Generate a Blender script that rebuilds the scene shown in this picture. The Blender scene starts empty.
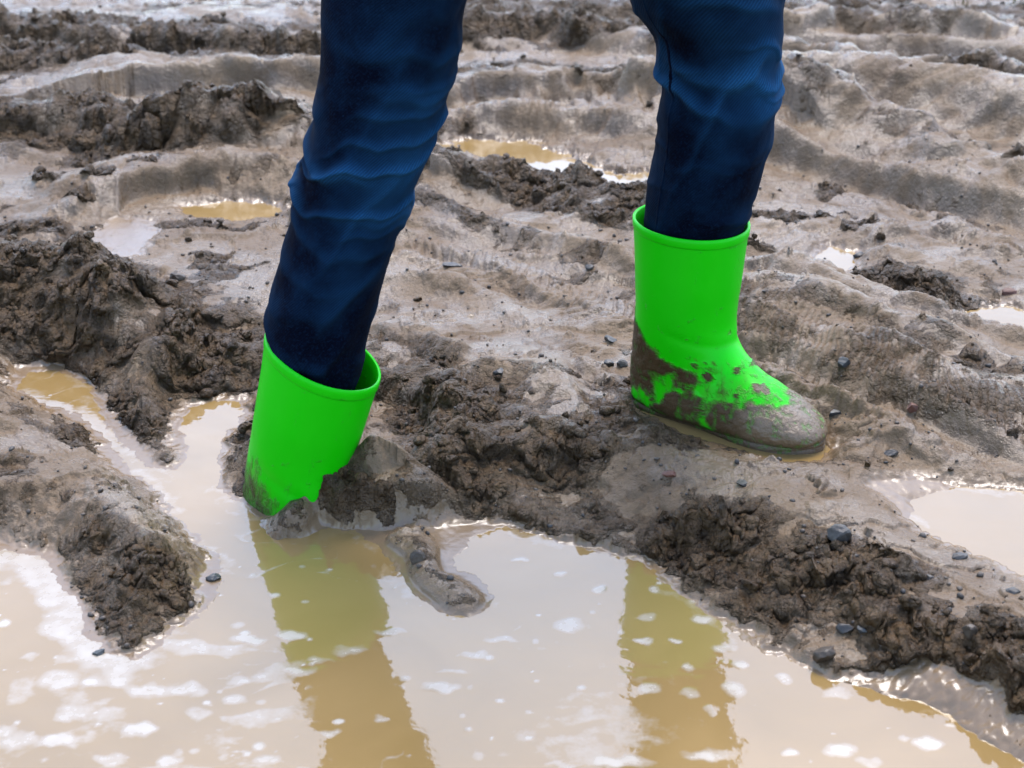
import bpy, math, random
import numpy as np
from mathutils import Vector, Matrix

random.seed(7)
rng = np.random.default_rng(11)
SC = bpy.context.scene
COL = SC.collection
f4 = np.float32

# ------------------------------------------------------------------ camera geometry (used to survey where things stand)
H = 0.80
PITCH = math.radians(24.0)
FPX = 1624.0
FWD = np.array([0, math.cos(PITCH), -math.sin(PITCH)])
UP = np.array([0, math.sin(PITCH), math.cos(PITCH)])
RT = np.array([1.0, 0, 0])
CAM = np.array([0, 0, H])


def ray(px, py):
    return FWD + RT * ((px - 512) / FPX) + UP * (-(py - 384) / FPX)


def at(px, py, z=0.0):
    d = ray(px, py)
    d2 = min(d[2], -0.02)
    return CAM + d * ((z - H) / d2)


def at_depth(px, py, ydist):
    d = ray(px, py)
    return CAM + d * (ydist / d[1])


# ------------------------------------------------------------------ numpy noise
_tab = rng.random((8, 8192)).astype(f4)
_ang = (_tab[0] * 2 * np.pi)
_GX, _GY = np.cos(_ang).astype(f4), np.sin(_ang).astype(f4)


def _hash(xi, yi, seed):
    h = (xi.astype(np.int64) * 73856093) ^ (yi.astype(np.int64) * 19349663) ^ (seed * 83492791)
    h = (h ^ (h >> 13)) * 1274126177
    return ((h >> 7) & 8191).astype(np.int32)


def perlin(x, y, seed=0):
    x = np.asarray(x, f4); y = np.asarray(y, f4)
    xi = np.floor(x); yi = np.floor(y)
    xf = x - xi; yf = y - yi
    xi = xi.astype(np.int32); yi = yi.astype(np.int32)
    u = xf * xf * xf * (xf * (xf * 6 - 15) + 10)
    v = yf * yf * yf * (yf * (yf * 6 - 15) + 10)

    def g(i, j):
        k = _hash(xi + i, yi + j, seed)
        return _GX[k] * (xf - i) + _GY[k] * (yf - j)
    a = g(0, 0); a = a + u * (g(1, 0) - a)
    b = g(0, 1); b = b + u * (g(1, 1) - b)
    return (a + v * (b - a)) * 1.5


def fbm(x, y, seed=0, octv=4, gain=0.5):
    s = 0; amp = 1; fr = 1
    for o in range(octv):
        s = s + amp * perlin(x * fr, y * fr, seed + o * 17)
        amp *= gain; fr *= 2.03
    return s


def ridged(x, y, seed=0, octv=3):
    s = 0; amp = 1; fr = 1
    for o in range(octv):
        s = s + amp * (1 - 2.2 * np.abs(perlin(x * fr, y * fr, seed + o * 13)))
        amp *= 0.5; fr *= 2.1
    return s


def lumps(x, y, scale, seed, density=0.8):
    """a field of irregular rounded clods, one per cell, heights 0..1"""
    X = x / scale; Y = y / scale
    wx = 0.35 * perlin(X * 0.9, Y * 0.9, seed + 5) + 0.16 * perlin(X * 2.7, Y * 2.7, seed + 7)
    wy = 0.35 * perlin(X * 0.9 + 31, Y * 0.9, seed + 6) + 0.16 * perlin(X * 2.7 + 11, Y * 2.7, seed + 8)
    X = X + wx; Y = Y + wy
    xi = np.floor(X).astype(np.int32); yi = np.floor(Y).astype(np.int32)
    out = np.zeros_like(X)
    for i in (-1, 0, 1):
        for j in (-1, 0, 1):
            k = _hash(xi + i, yi + j, seed)
            dx = X - (xi + i + 0.15 + 0.7 * _tab[1][k]); dy = Y - (yi + j + 0.15 + 0.7 * _tab[2][k])
            c, s = _GX[k], _GY[k]
            a = 0.7 + 0.6 * _tab[3][k]
            u = (dx * c + dy * s) * a; v = (-dx * s + dy * c) / a
            r = 0.35 + 0.5 * _tab[4][k]
            hgt = (0.25 + 0.75 * _tab[5][k]) * (_tab[6][k] < density)
            out = np.maximum(out, hgt * np.sqrt(np.maximum(0, 1 - (u * u + v * v) / (r * r))))
    return out


def smooth(a, b, x):
    t = np.clip((x - a) / (b - a), 0, 1)
    return t * t * (3 - 2 * t)


# ------------------------------------------------------------------ polylines and polygons on the ground
def seg_dist(x, y, pts, vals=None):
    best = np.full(x.shape, 1e9, f4); side = np.zeros(x.shape, f4); val = np.zeros(x.shape, f4); along = np.zeros(x.shape, f4)
    acc = 0.0
    for i in range(len(pts) - 1):
        ax, ay = pts[i]; bx, by = pts[i + 1]
        dx, dy = bx - ax, by - ay
        L2 = dx * dx + dy * dy + 1e-12
        t = np.clip(((x - ax) * dx + (y - ay) * dy) / L2, 0, 1)
        ex = x - (ax + t * dx); ey = y - (ay + t * dy)
        d = np.sqrt(ex * ex + ey * ey)
        m = d < best
        best = np.where(m, d, best)
        side = np.where(m, np.sign((bx - ax) * ey - (by - ay) * ex), side)
        along = np.where(m, acc + t * math.sqrt(L2), along)
        if vals is not None:
            val = np.where(m, vals[i] + t * (vals[i + 1] - vals[i]), val)
        acc += math.sqrt(L2)
    return best, side, val, along


def poly_sd(x, y, pts):
    best = np.full(x.shape, 1e9, f4); inside = np.zeros(x.shape, bool)
    n = len(pts)
    for i in range(n):
        ax, ay = pts[i]; bx, by = pts[(i + 1) % n]
        dx, dy = bx - ax, by - ay
        L2 = dx * dx + dy * dy + 1e-12
        t = np.clip(((x - ax) * dx + (y - ay) * dy) / L2, 0, 1)
        d = (x - (ax + t * dx)) ** 2 + (y - (ay + t * dy)) ** 2
        best = np.minimum(best, d)
        c = (ay > y) != (by > y)
        xx = ax + (y - ay) * dx / (dy if abs(dy) > 1e-9 else 1e-9)
        inside ^= c & (x < xx)
    d = np.sqrt(best)
    return np.where(inside, -d, d)


# each ridge: crest in survey points, height (m), width of the near face, width of the far face, how crumbly it is
RIDGES = [
    # far field, left
    ([(-60, 24), (20, 20), (60, 20), (110, 28)], .045, .06, .18, 1.0),
    ([(70, 34), (110, 36), (160, 38), (210, 40), (250, 46), (300, 50)], .075, .06, .25, 1.0),
    ([(-60, 62), (30, 56), (80, 62)], .055, .05, .2, 1.0),
    ([(150, 70), (220, 62), (270, 64), (345, 62)], .095, .05, .3, .12),
    ([(-60, 118), (20, 112), (70, 110), (130, 126), (180, 130), (225, 130)], .075, .09, .2, .95),
    ([(215, 129), (260, 124), (310, 128), (345, 140), (380, 150)], .085, .10, .2, .12),
    ([(118, 190), (128, 176), (150, 166), (185, 161), (215, 163), (260, 178), (300, 198)], .075, .025, .2, .2),
    ([(185, 110), (230, 106), (272, 114)], .03, .03, .04, 1.0),
    ([(0, 196), (40, 192), (70, 200)], .02, .03, .08, .8),
    ([(-20, 226), (25, 222), (60, 226), (85, 236)], .035, .04, .06, 1.0),
    # far field, middle
    ([(440, 8), (520, 4), (640, 10), (700, 12)], .05, .06, .3, .7),
    ([(450, 22), (520, 18), (570, 28), (620, 32), (665, 42)], .075, .06, .25, .85),
    ([(440, 80), (500, 72), (560, 76), (620, 80), (665, 95), (720, 104)], .085, .05, .3, .3),
    ([(425, 120), (465, 120), (500, 128)], .025, .03, .04, 1.0),
    ([(425, 178), (490, 166), (550, 170), (600, 186), (640, 205), (680, 215)], .05, .14, .07, .95),
    ([(430, 222), (500, 226), (560, 240), (640, 262)], .02, .05, .15, .3),
    # far field, right
    ([(700, 6), (800, 2), (900, 12), (1080, 16)], .05, .06, .3, .6),
    ([(785, 26), (860, 20), (940, 30), (1080, 48)], .085, .05, .2, .5),
    ([(770, 46), (820, 53), (870, 68), (930, 58), (980, 56), (1080, 78)], .10, .05, .1, .35),
    ([(760, 84), (840, 84), (900, 88), (960, 98), (1080, 110)], .085, .40, .12, .05),
    ([(770, 112), (840, 110), (900, 128), (960, 155), (1080, 190)], .075, .12, .10, .4),
    ([(945, 167), (985, 158), (1040, 166)], .03, .02, .05, 1.0),
    ([(895, 232), (950, 220), (1000, 236)], .03, .06, .08, .5),
    ([(740, 262), (795, 258), (835, 272)], .028, .05, .05, 1.0),
    ([(838, 278), (880, 268), (915, 276), (942, 292)], .035, .04, .05, 1.0),
    # tyre rut running down to the right
    ([(690, 296), (770, 322), (850, 362), (930, 398), (1060, 432)], .026, .05, .25, .3),
    ([(760, 290), (860, 322), (950, 348), (1060, 378)], .026, .06, .1, .2),
    ([(750, 372), (830, 408), (890, 437), (930, 452)], .020, .014, .06, .2),
    ([(560, 300), (640, 345)], .008, .02, .08, .1),
    # middle left: the crumbly mound, the two trodden holes
    ([(-60, 268), (10, 250), (60, 250), (110, 270), (148, 296)], .088, .21, .10, 1.0),
    ([(0, 300), (60, 310), (100, 335)], .03, .07, .08, 1.0),
    ([(148, 318), (200, 311)], .022, .025, .06, .4),
    ([(112, 440), (125, 405), (150, 375), (190, 354), (230, 345), (268, 345)], .036, .05, .07, .9),
    ([(138, 410), (160, 425), (176, 452)], .018, .04, .05, .8),
    ([(232, 446), (246, 474)], .04, .03, .04, .6),
    ([(372, 376), (400, 366), (426, 384), (438, 420), (434, 468)], .03, .022, .07, .6),
    ([(380, 326), (415, 318), (450, 342)], .024, .035, .04, 1.0),
    ([(470, 384), (510, 372), (548, 394)], .024, .045, .06, .5),
    ([(468, 420), (520, 412), (570, 428), (620, 440), (655, 464)], .022, .05, .06, .75),
    ([(480, 455), (540, 460), (600, 477)], .02, .035, .05, .75),
    ([(575, 372), (605, 378), (628, 392)], .016, .03, .04, .9),
    ([(300, 503), (335, 480), (375, 482), (402, 512)], .05, .08, .06, .4),
    ([(400, 505), (450, 500), (500, 508)], .012, .05, .05, .4),
    # lower left lump
    ([(-60, 440), (30, 430), (80, 445), (112, 475)], .010, .08, .12, .25),
    ([(-60, 500), (60, 508), (120, 523), (165, 545), (195, 568)], .035, .07, .16, .22),
    ([(40, 545), (90, 570), (130, 598), (150, 625)], .024, .03, .06, .9),
    # bank between the boots and the big puddle
    ([(520, 480), (560, 472), (620, 488), (690, 486), (740, 503), (800, 533), (850, 560), (900, 598), (960, 630), (1080, 700)], .020, .12, .16, .55),
    ([(690, 525), (760, 560), (820, 595), (880, 630)], .022, .05, .06, 1.0),
    ([(860, 600), (910, 628), (980, 665), (1060, 710)], .022, .06, .06, 1.0),
]
# hollows pressed into the mud: pixel, depth, radius x, radius y
HOLLOWS = [(210, 428, .06, .05, .10), (400, 425, .045, .045, .09), (395, 445, .03, .05, .09), (470, 290, .02, .25, .2), (690, 430, .01, .12, .10),
           (240, 100, .03, .5, .25), (90, 135, .0, .1, .1), (560, 150, .03, .25, .15), (900, 210, .02, .3, .25), (120, 240, .02, .2, .15)]
ROUGH_SPOTS = [(60, 335, .14, .12, 1.0), (555, 505, .10, .03, .9), (480, 500, .07, .03, .7), (330, 490, .07, .03, .6), (230, 385, .06, .08, 1.0), (420, 400, .05, .08, .9), (560, 435, .09, .03, .6), (600, 515, .14, .04, .75), (720, 545, .12, .07, .9),
               (840, 610, .14, .08, 1.0), (940, 660, .12, .06, 1.0), (125, 575, .06, .045, .95), (20, 525, .08, .03, .5), (540, 200, .2, .12, .9), (90, 140, .3, .15, .8),
               (150, 50, .5, .35, .7), (560, 50, .4, .3, .5), (900, 30, .7, .3, .5), (850, 120, .2, .1, .5), (780, 270, .12, .08, .7), (890, 285, .15, .1, .7), (30, 240, .12, .12, .8),
               (250, 350, .06, .06, .8), (370, 510, .06, .04, .5), (720, 330, .1, .05, .3)]

RUTS = [
    ([(640, 284), (745, 330), (850, 370), (930, 403), (1090, 458)], .025, .036, .24),
    ([(735, 366), (790, 390), (850, 418), (940, 455)], .013, .010, .05),
    ([(700, 268), (800, 296), (920, 330), (1090, 372)], .012, .024, .12),
    ([(690, 118), (800, 140), (900, 165), (1090, 214)], .034, .035, .22),
    ([(660, 66), (800, 80), (950, 98), (1090, 122)], .050, .10, .25),
    ([(700, 30), (840, 36), (960, 48), (1090, 62)], .040, .05, .25),
    ([(415, 106), (520, 108), (600, 114), (690, 128)], .030, .05, .22),
    ([(-60, 90), (120, 92), (240, 88), (350, 86)], .034, .05, .25),
    ([(390, 222), (500, 262), (600, 304), (660, 332)], .010, .018, .08),
]
TRACKS = [
    ([(440, 196), (560, 232), (700, 282), (820, 318), (940, 352), (1080, 392)], .05, .06, .002),
    ([(380, 222), (520, 268), (640, 318), (760, 366), (880, 425), (1060, 500)], .11, .050, .006),
    ([(700, 275), (800, 300), (900, 330), (1060, 372)], .07, .035, .005),
    ([(660, 140), (780, 176), (900, 206), (1080, 236)], .26, .09, .006),
    ([(420, 106), (560, 112), (660, 126)], .13, .07, .006),
    ([(770, 98), (900, 108), (1080, 138)], .28, .12, .011),
    ([(-60, 97), (160, 95), (330, 100)], .12, .07, .006),
    ([(-60, 178), (120, 205), (300, 222)], .16, .08, .006),
    ([(400, 300), (520, 345), (600, 352)], .11, .06, .002),
    ([(480, 55), (560, 58), (640, 66)], .12, .08, .008),
    ([(640, 500), (760, 500), (900, 545), (1060, 640)], .06, .05, .003),
    ([(-60, 455), (60, 465), (130, 490)], .05, .05, .002),
]
# mud squeezed up round the sunk boot
POST = [([(296, 512), (322, 494), (350, 474), (376, 484)], .031, .030, .05, .30), ([(408, 540), (432, 570), (462, 596)], .010, .035, .035, .30)]

MAIN_SHORE = [(-500, 520), (-100, 530), (0, 549), (32, 558), (60, 580), (74, 602), (92, 634), (112, 652), (134, 662), (168, 640), (200, 612), (222, 585), (221, 562),
              (196, 534), (162, 505), (146, 482), (122, 462), (98, 432), (84, 418), (40, 400), (20, 385), (26, 372), (52, 368), (88, 382), (100, 402), (104, 425),
              (122, 446), (148, 466), (176, 470), (186, 452), (178, 430), (190, 408), (215, 400), (240, 402), (236, 424), (224, 444), (214, 470), (226, 496),
              (252, 512), (282, 522), (318, 530), (352, 534), (380, 548), (396, 574), (408, 594), (440, 609), (476, 607), (490, 598), (474, 582), (452, 566), (458, 548), (474, 536), (505, 528),
              (540, 534), (580, 548), (612, 560), (642, 566), (668, 584), (694, 602), (728, 626), (762, 652), (800, 668), (832, 682), (880, 684), (934, 688), (968, 704), (1000, 732), (1060, 760), (1400, 900),
              (1700, 1700), (-900, 1700)]
POOLS = [  # survey outline, water level, depth, bank width, ragged edge, material tint
    (MAIN_SHORE, -.055, .05, .12, .010),
    ([(868, 496), (885, 488), (915, 484), (950, 484), (1010, 491), (1110, 500), (1130, 630), (1060, 600), (1024, 578), (985, 560), (940, 541), (905, 517)], -.012, .03, .07, .007),
    ([(428, 147), (470, 142), (520, 144), (560, 152), (600, 165), (655, 180), (640, 193), (590, 190), (530, 172), (440, 163)], -.022, .03, .12, .03),
    ([(88, 240), (118, 226), (152, 226), (160, 240), (140, 258), (105, 264), (88, 256)], -.015, .02, .10, .015),
    ([(185, 207), (230, 201), (280, 204), (290, 215), (240, 222), (195, 218)], -.012, .02, .10, .012),
    ([(806, 262), (830, 246), (858, 254), (850, 280), (826, 290), (808, 282)], -.008, .02, .06, .01),
    ([(640, 408), (690, 418), (760, 430), (812, 436), (832, 450), (822, 462), (788, 464), (734, 450), (682, 432), (642, 412)], -.006, .02, .05, .006),
    ([(940, 315), (1000, 305), (1060, 318), (1040, 345), (980, 338)], -.008, .01, .08, .02),
]


def pool_ground(i):
    return [tuple(at(px, py, POOLS[i][1])[:2]) for px, py in POOLS[i][0]]


def pool_sd(i, x, y):
    w = POOLS[i][4]
    g = pool_ground(i)
    d = poly_sd(x, y, g)
    return d + w * (perlin(x * 14, y * 14, 90 + i) + .6 * perlin(x * 45, y * 45, 95 + i) + .35 * perlin(x * 130, y * 130, 99 + i)).astype(f4)


HS = .66
BW0 = .34


def base_z(x, y):
    sd = poly_sd(np.array([x], f4), np.array([y], f4), pool_ground(0))
    return float(POOLS[0][1] * (1 - smooth(-.02, BW0, sd)[0]))


def on(px, py, dz=0.0):
    z = 0.0
    for _ in range(3):
        p = at(px, py, z + dz); z = base_z(p[0], p[1])
    return at(px, py, z + dz)



def terrain(x, y):
    """height, crumbliness and wetness of the mud at ground points"""
    shp = x.shape
    x = x.ravel().astype(f4); y = y.ravel().astype(f4)
    fade = smooth(14, 6, y) * 1.0
    h = .022 * fbm(x * 1.3, y * 1.9, 1, 3) * fade + .007 * fbm(x * 4, y * 7, 2, 3)
    rough = .05 + .30 * smooth(.25, .65, fbm(x * 3.0, y * 5.0, 3, 3)) + .15 * smooth(3.0, 4.5, y)
    # meander the survey lines a little so crests are not ruled
    wx = x + .035 * perlin(x * 7, y * 7, 21) + .014 * perlin(x * 22, y * 22, 22)
    wy = y + .030 * perlin(x * 7 + 9, y * 7, 23) + .016 * perlin(x * 22, y * 22 + 5, 24)
    for crest, hh, wn, wf, rg in RIDGES:
        pts = [tuple(on(px, py, hh * HS * .8)[:2]) for px, py in crest]
        P = np.array(pts); W = max(wn, wf) * 1.15 + .12
        m = (wx > P[:, 0].min() - W) & (wx < P[:, 0].max() + W) & (wy > P[:, 1].min() - W) & (wy < P[:, 1].max() + W)
        if not m.any():
            continue
        xs, ys = wx[m], wy[m]
        d, side, _, along = seg_dist(xs, ys, pts)
        # end taper
        L = sum(math.dist(pts[k], pts[k + 1]) for k in range(len(pts) - 1))
        far = side > 0
        if P[-1, 0] < P[0, 0]:
            far = ~far
        w = np.where(far, wf, wn)
        t = np.clip(d / w, 0, 1)
        near_p = 1 - smooth(.0, 1.0, t) ** .9
        far_p = (1 - t * t) ** 2
        prof = np.where(far, far_p, near_p)
        rm = .25 + .75 * smooth(.15, .6, np.float32(rg))
        mod = 1 + rm * (.35 * perlin(along * 6, along * 0 + hh * 100, 31) + .30 * fbm(xs * 14, ys * 14, 32, 2))
        h[m] += HS * hh * prof * mod
        rough[m] = np.maximum(rough[m], rg * smooth(1.15, .45, d / (w + .02)))
    for px, py, dep, rx, ry in HOLLOWS:
        c = on(px, py, -dep * .5)
        q = ((x - c[0]) / rx) ** 2 + ((y - c[1]) / ry) ** 2
        h -= dep * np.exp(-q * 1.2)
    for px, py, rx, ry, s in ROUGH_SPOTS:
        c = on(px, py, .012)
        q = ((wx - c[0]) / rx) ** 2 + ((wy - c[1]) / ry) ** 2
        rough = np.maximum(rough, s * np.exp(-q * q * .8))
    qx0 = x + .02 * perlin(x * 20, y * 20, 44); qy0 = y + .02 * perlin(x * 20 + 4, y * 20, 45)
    # break the crumbly cover into patches
    br = fbm(x * 9, y * 11, 41, 3)
    rough = np.clip(rough * (.85 + .9 * br), 0, 1)
    sprk = .85 * smooth(.30, .52, fbm(qx0 * 8, qy0 * 11, 42, 3)) * smooth(-.25, .3, fbm(x * 1.7, y * 2.2, 43, 2))
    # smeared wheel tracks: crumbs pressed flat, long parallel grooves
    for px, wd, lam, amp in TRACKS:
        pts = [tuple(on(a, b, 0)[:2]) for a, b in px]
        P = np.array(pts)
        m = (x > P[:, 0].min() - wd * 1.5) & (x < P[:, 0].max() + wd * 1.5) & (y > P[:, 1].min() - wd * 1.5) & (y < P[:, 1].max() + wd * 1.5)
        if not m.any(): continue
        xx = x[m] + .02 * perlin(x[m] * 4, y[m] * 4, 65); yy = y[m] + .02 * perlin(x[m] * 4, y[m] * 4, 66)
        d, side, _, al = seg_dist(xx, yy, pts)
        mk_ = smooth(wd, wd * .6, d + wd * .25 * perlin(x[m] * 8, y[m] * 8, 67))
        rough[m] *= 1 - .85 * mk_
        off_ = d * side
        h[m] += .55 * amp * mk_ * np.sin(off_ * 2 * np.pi / lam + .5 * perlin(al * 2, off_ * 8, 68)) * (.8 + .35 * perlin(al * 3, off_ * 6, 69))
        edge = np.exp(-((d - wd * .95) / .018) ** 2)
        h[m] += .010 * edge * np.clip(.5 + perlin(al * 9, off_ * 3, 70), 0, 1.2)
    rough = np.maximum(rough, sprk * .9)
    # long clean rut walls left by wheels
    for px, A, wn, wf in RUTS:
        pts = [tuple(on(a, b, A * .8)[:2]) for a, b in px]
        P = np.array(pts); W = max(wn, wf) + .1
        m = (x > P[:, 0].min() - W) & (x < P[:, 0].max() + W) & (y > P[:, 1].min() - W) & (y < P[:, 1].max() + W)
        if not m.any(): continue
        xx = x[m] + .012 * perlin(x[m] * 6, y[m] * 6, 161) + .004 * perlin(x[m] * 30, y[m] * 30, 162)
        yy = y[m] + .012 * perlin(x[m] * 6 + 5, y[m] * 6, 163) + .005 * perlin(x[m] * 30, y[m] * 30, 164)
        d, side, _, al = seg_dist(xx, yy, pts)
        w_ = np.where(side > 0, wf, wn)
        pr = np.where(side > 0, (1 - np.clip(d / w_, 0, 1)) ** 1.5, 1 - smooth(0, 1, d / w_))
        ends = smooth(0, .15, al) * smooth(0, .15, al.max() - al)
        rough[m] *= 1 - .65 * smooth(wn * 2.5, wn, d) * ends
        h[m] += A * pr * ends * (1 + .15 * perlin(al * 4, al * 0 + A * 99, 166))
        h[m] -= .35 * A * ends * np.where(side > 0, 0, np.exp(-((d - wn * 1.3) / (wn * .6)) ** 2))
    # tyre tread prints
    def band(px, width):
        pts = [tuple(on(a, b, 0)[:2]) for a, b in px]
        d, side, _, al = seg_dist(wx * .4 + x * .6, wy * .4 + y * .6, pts)
        return smooth(width, width * .6, d), d * side, al
    mk, off, al = band([(740, 205), (860, 212), (1060, 240)], .26)
    h -= mk * .0035 * smooth(.1, .7, np.sin((al * 1.0 + np.abs(off) * .9) * 2 * np.pi / .050 + 1.5 * perlin(x * 5, y * 9, 63)) - .5 * perlin(x * 8, y * 12, 64)) * (1 - .6 * rough)
    mk, off, al = band([(780, 108), (900, 112), (1060, 140)], .30)
    h -= mk * .006 * smooth(.2, .8, np.sin((al * 1.0 - off * 1.2) * 2 * np.pi / .075)) * (1 - .5 * rough)
    mk, off, al = band([(700, 315), (770, 338), (850, 378), (930, 412), (1060, 448)], .055)
    h -= mk * .0022 * smooth(0, .8, np.sin((al + off * .6) * 2 * np.pi / .011 + 5 * perlin(x * 22, y * 22, 61)))
    rough = np.maximum(rough, mk * (.36 + .35 * perlin(x * 9, y * 12, 165)))
    mk, off, al = band([(440, 108), (560, 112), (660, 128)], .12)
    h -= mk * .007 * smooth(.2, .8, np.sin((al + np.abs(off) * .8) * 2 * np.pi / .06)) * (1 - .5 * rough)
    mk, off, al = band([(400, 240), (520, 275), (640, 325), (760, 372), (880, 440)], .05)
    h -= mk * .003 * smooth(.2, .8, np.sin((al + np.abs(off) * .8) * 2 * np.pi / .02 + 2 * perlin(x * 20, y * 20, 62)))
    # pools cut into the ground
    wet = np.zeros_like(h)
    for i, (pp, lvl, dep, bw, rag) in enumerate(POOLS):
        g = np.array(pool_ground(i))
        m = (x > g[:, 0].min() - .5) & (x < g[:, 0].max() + .5) & (y > g[:, 1].min() - .5) & (y < g[:, 1].max() + .5)
        if not m.any():
            continue
        sd = pool_sd(i, x[m], y[m])
        if i == 0:
            kb = smooth(-.02, BW0, sd)
            o0 = h[m] + lvl * (1 - kb)
            xm, ym = x[m], y[m]
            hot = np.exp(-(((xm + .14) / .16) ** 2 + ((ym - 1.47) / .10) ** 2))
            wdt = .008 + (.016 * smooth(.30, .15, xm) + .075 * hot) * smooth(-.15, .55, fbm(xm * 5 + 3, ym * 6, 89, 2) + .5 * hot)
            o0 = np.maximum(o0, lvl + .004 + .06 * np.minimum(sd, .15))
            o0 = lvl + .0003 + .0015 * smooth(0, .03, sd) * (1 + perlin(xm * 30, ym * 30, 91)) + (o0 - lvl) * smooth(wdt * .35, wdt * 1.25 + .012 + .045 * smooth(-.2, -.3, xm), sd)
            inn = lvl - dep * smooth(0, .10, -sd) - .0003
            h[m] = np.where(sd < 0, inn, np.where(sd < BW0 + .05, o0, h[m]))
            wet[m] = np.maximum(wet[m], smooth(wdt * 1.2 + .01, wdt * .4, sd))
            rough[m] = rough[m] * np.where(sd < 0, .1, smooth(wdt * .3, wdt * 1.1 + .01, sd))
            continue
        hm = np.maximum(h[m], lvl + .006)
        k = smooth(0, 1, np.clip(sd / bw, 0, 1)) ** .75
        out = lvl + (hm - lvl) * k + .0015
        inn = lvl - dep * smooth(0, .10, -sd) - .001
        inner = smooth(bw * 3.2, bw, sd)
        h[m] = np.where(sd < 0, inn, np.where(sd < bw, out, h[m] + (hm - h[m]) * inner))
        wet[m] = np.maximum(wet[m], smooth(.022, .0, sd))
        rough[m] = rough[m] * np.where(sd < 0, .1, (.45 + .55 * smooth(.0, .05, sd)))
    # relief
    lw = smooth(.30, .95, rough)
    qx = x + .010 * perlin(x * 25, y * 25, 171) + .004 * perlin(x * 80, y * 80, 172)
    qy = y + .010 * perlin(x * 25 + 8, y * 25, 173) + .004 * perlin(x * 80, y * 80 + 6, 174)
    B = .020 * np.abs(perlin(qx * 15, qy * 17, 175)) + .013 * np.abs(perlin(qx * 34, qy * 38, 176)) + .008 * np.abs(perlin(qx * 74, qy * 80, 177)) + .0045 * np.abs(perlin(qx * 160, qy * 170, 178))
    L = lumps(x, y, .050, 71, .35) * .012 + lumps(x, y, .022, 72, .4) * .007
    pit = smooth(.25, .6, perlin(qx * 20, qy * 22, 179)) * .012
    h += lw * (B * 1.15 + L * .8 - pit - .010) * (.82 + .18 * smooth(1.9, 2.6, y)) * (1 - .9 * (wet > .98))
    for crest, hh, wn, wf, rg in POST:
        pts = [tuple(on(px, py, hh * .6)[:2]) for px, py in crest]
        P = np.array(pts); W = max(wn, wf) * 1.15 + .05
        m = (x > P[:, 0].min() - W) & (x < P[:, 0].max() + W) & (y > P[:, 1].min() - W) & (y < P[:, 1].max() + W)
        if m.any():
            d, side, _, al = seg_dist((wx[m] + x[m]) / 2, (wy[m] + y[m]) / 2, pts)
            w = np.where(side > 0, wf, wn)
            p = 1 - smooth(0, 1, d / w)
            h[m] += hh * p * (1 + .22 * fbm(x[m] * 22, y[m] * 22, 88, 3))
            wet[m] *= 1 - .6 * smooth(.2, .5, p); rough[m] = np.maximum(rough[m], rg * p)
    s = 1 - lw
    led1 = fbm(qx * 4.5, qy * 8, 84, 4); led2 = fbm(qx * 11 + 4, qy * 17, 85, 3)
    h += s * (1 - wet) * (.0035 * smooth(.0, .03, led1) + .0014 * smooth(.22, .26, led2) + .0012 * smooth(-.35, -.32, led2))
    h += s * (1 - wet) * .010 * smooth(.55, .70, fbm(qx * 20, qy * 26, 86, 3)) * np.abs(perlin(qx * 60, qy * 60, 87))
    h += s * (.0014 * fbm(x * 15, y * 20, 81, 3) + .0005 * fbm(x * 90, y * 90, 82, 2)) * (1 - .9 * wet)
    # small dents and splashes on the smooth mud
    h += s * .004 * lumps(x, y, .035, 83, .25) * (1 - wet)
    # keep mud under the soles
    return h.reshape(shp), rough.reshape(shp), wet.reshape(shp)


# ------------------------------------------------------------------ object helpers
def tag(o, label=None, cat=None, group=None, kind=None):
    if label: o['label'] = label
    if cat: o['category'] = cat
    if group: o['group'] = group
    if kind: o['kind'] = kind
    return o


def link(name, me, mat, parent=None, loc=(0, 0, 0)):
    o = bpy.data.objects.new(name, me)
    COL.objects.link(o)
    if mat:
        me.materials.append(mat)
    if parent:
        o.parent = parent
    o.location = loc
    return o


def mesh_np(name, V, F, attrs=None, smooth_sh=True):
    me = bpy.data.meshes.new(name)
    V = np.asarray(V, f4); F = np.asarray(F, np.int32)
    n = F.shape[1]
    me.vertices.add(len(V)); me.vertices.foreach_set('co', V.ravel())
    me.loops.add(F.size); me.loops.foreach_set('vertex_index', F.ravel())
    me.polygons.add(len(F))
    me.polygons.foreach_set('loop_start', np.arange(0, F.size, n, dtype=np.int32))
    me.polygons.foreach_set('use_smooth', np.full(len(F), smooth_sh, dtype=bool))
    for k, a in (attrs or {}).items():
        at_ = me.attributes.new(k, 'FLOAT', 'POINT')
        at_.data.foreach_set('value', np.asarray(a, f4).ravel())
    me.update(calc_edges=True)
    me.validate()
    return me


def grid_faces(nr, nc, wrap=False):
    r = np.arange(nr - 1)[:, None]; c = np.arange(nc if wrap else nc - 1)[None, :]
    c2 = (c + 1) % nc
    return np.stack([(r * nc + c), (r * nc + c2), ((r + 1) * nc + c2), ((r + 1) * nc + c)], -1).reshape(-1, 4)


# ------------------------------------------------------------------ node helpers
def new_mat(name):
    m = bpy.data.materials.new(name); m.use_nodes = True
    nt = m.node_tree
    return m, nt, nt.nodes['Principled BSDF']


def N(nt, typ, **kw):
    n = nt.nodes.new(typ)
    for k, v in kw.items():
        if k.startswith('i_'):
            key = k[2:]
            n.inputs[int(key) if key.isdigit() else key.replace('_', ' ')].default_value = v
        else:
            setattr(n, k, v)
    return n


def noise(nt, scale, detail=4, rough=.55, coord=None, dist=0.0):
    n = N(nt, 'ShaderNodeTexNoise'); n.inputs['Scale'].default_value = scale
    n.inputs['Detail'].default_value = detail; n.inputs['Roughness'].default_value = rough; n.inputs['Distortion'].default_value = dist
    if coord: nt.links.new(coord, n.inputs['Vector'])
    return n.outputs['Fac']


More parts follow.
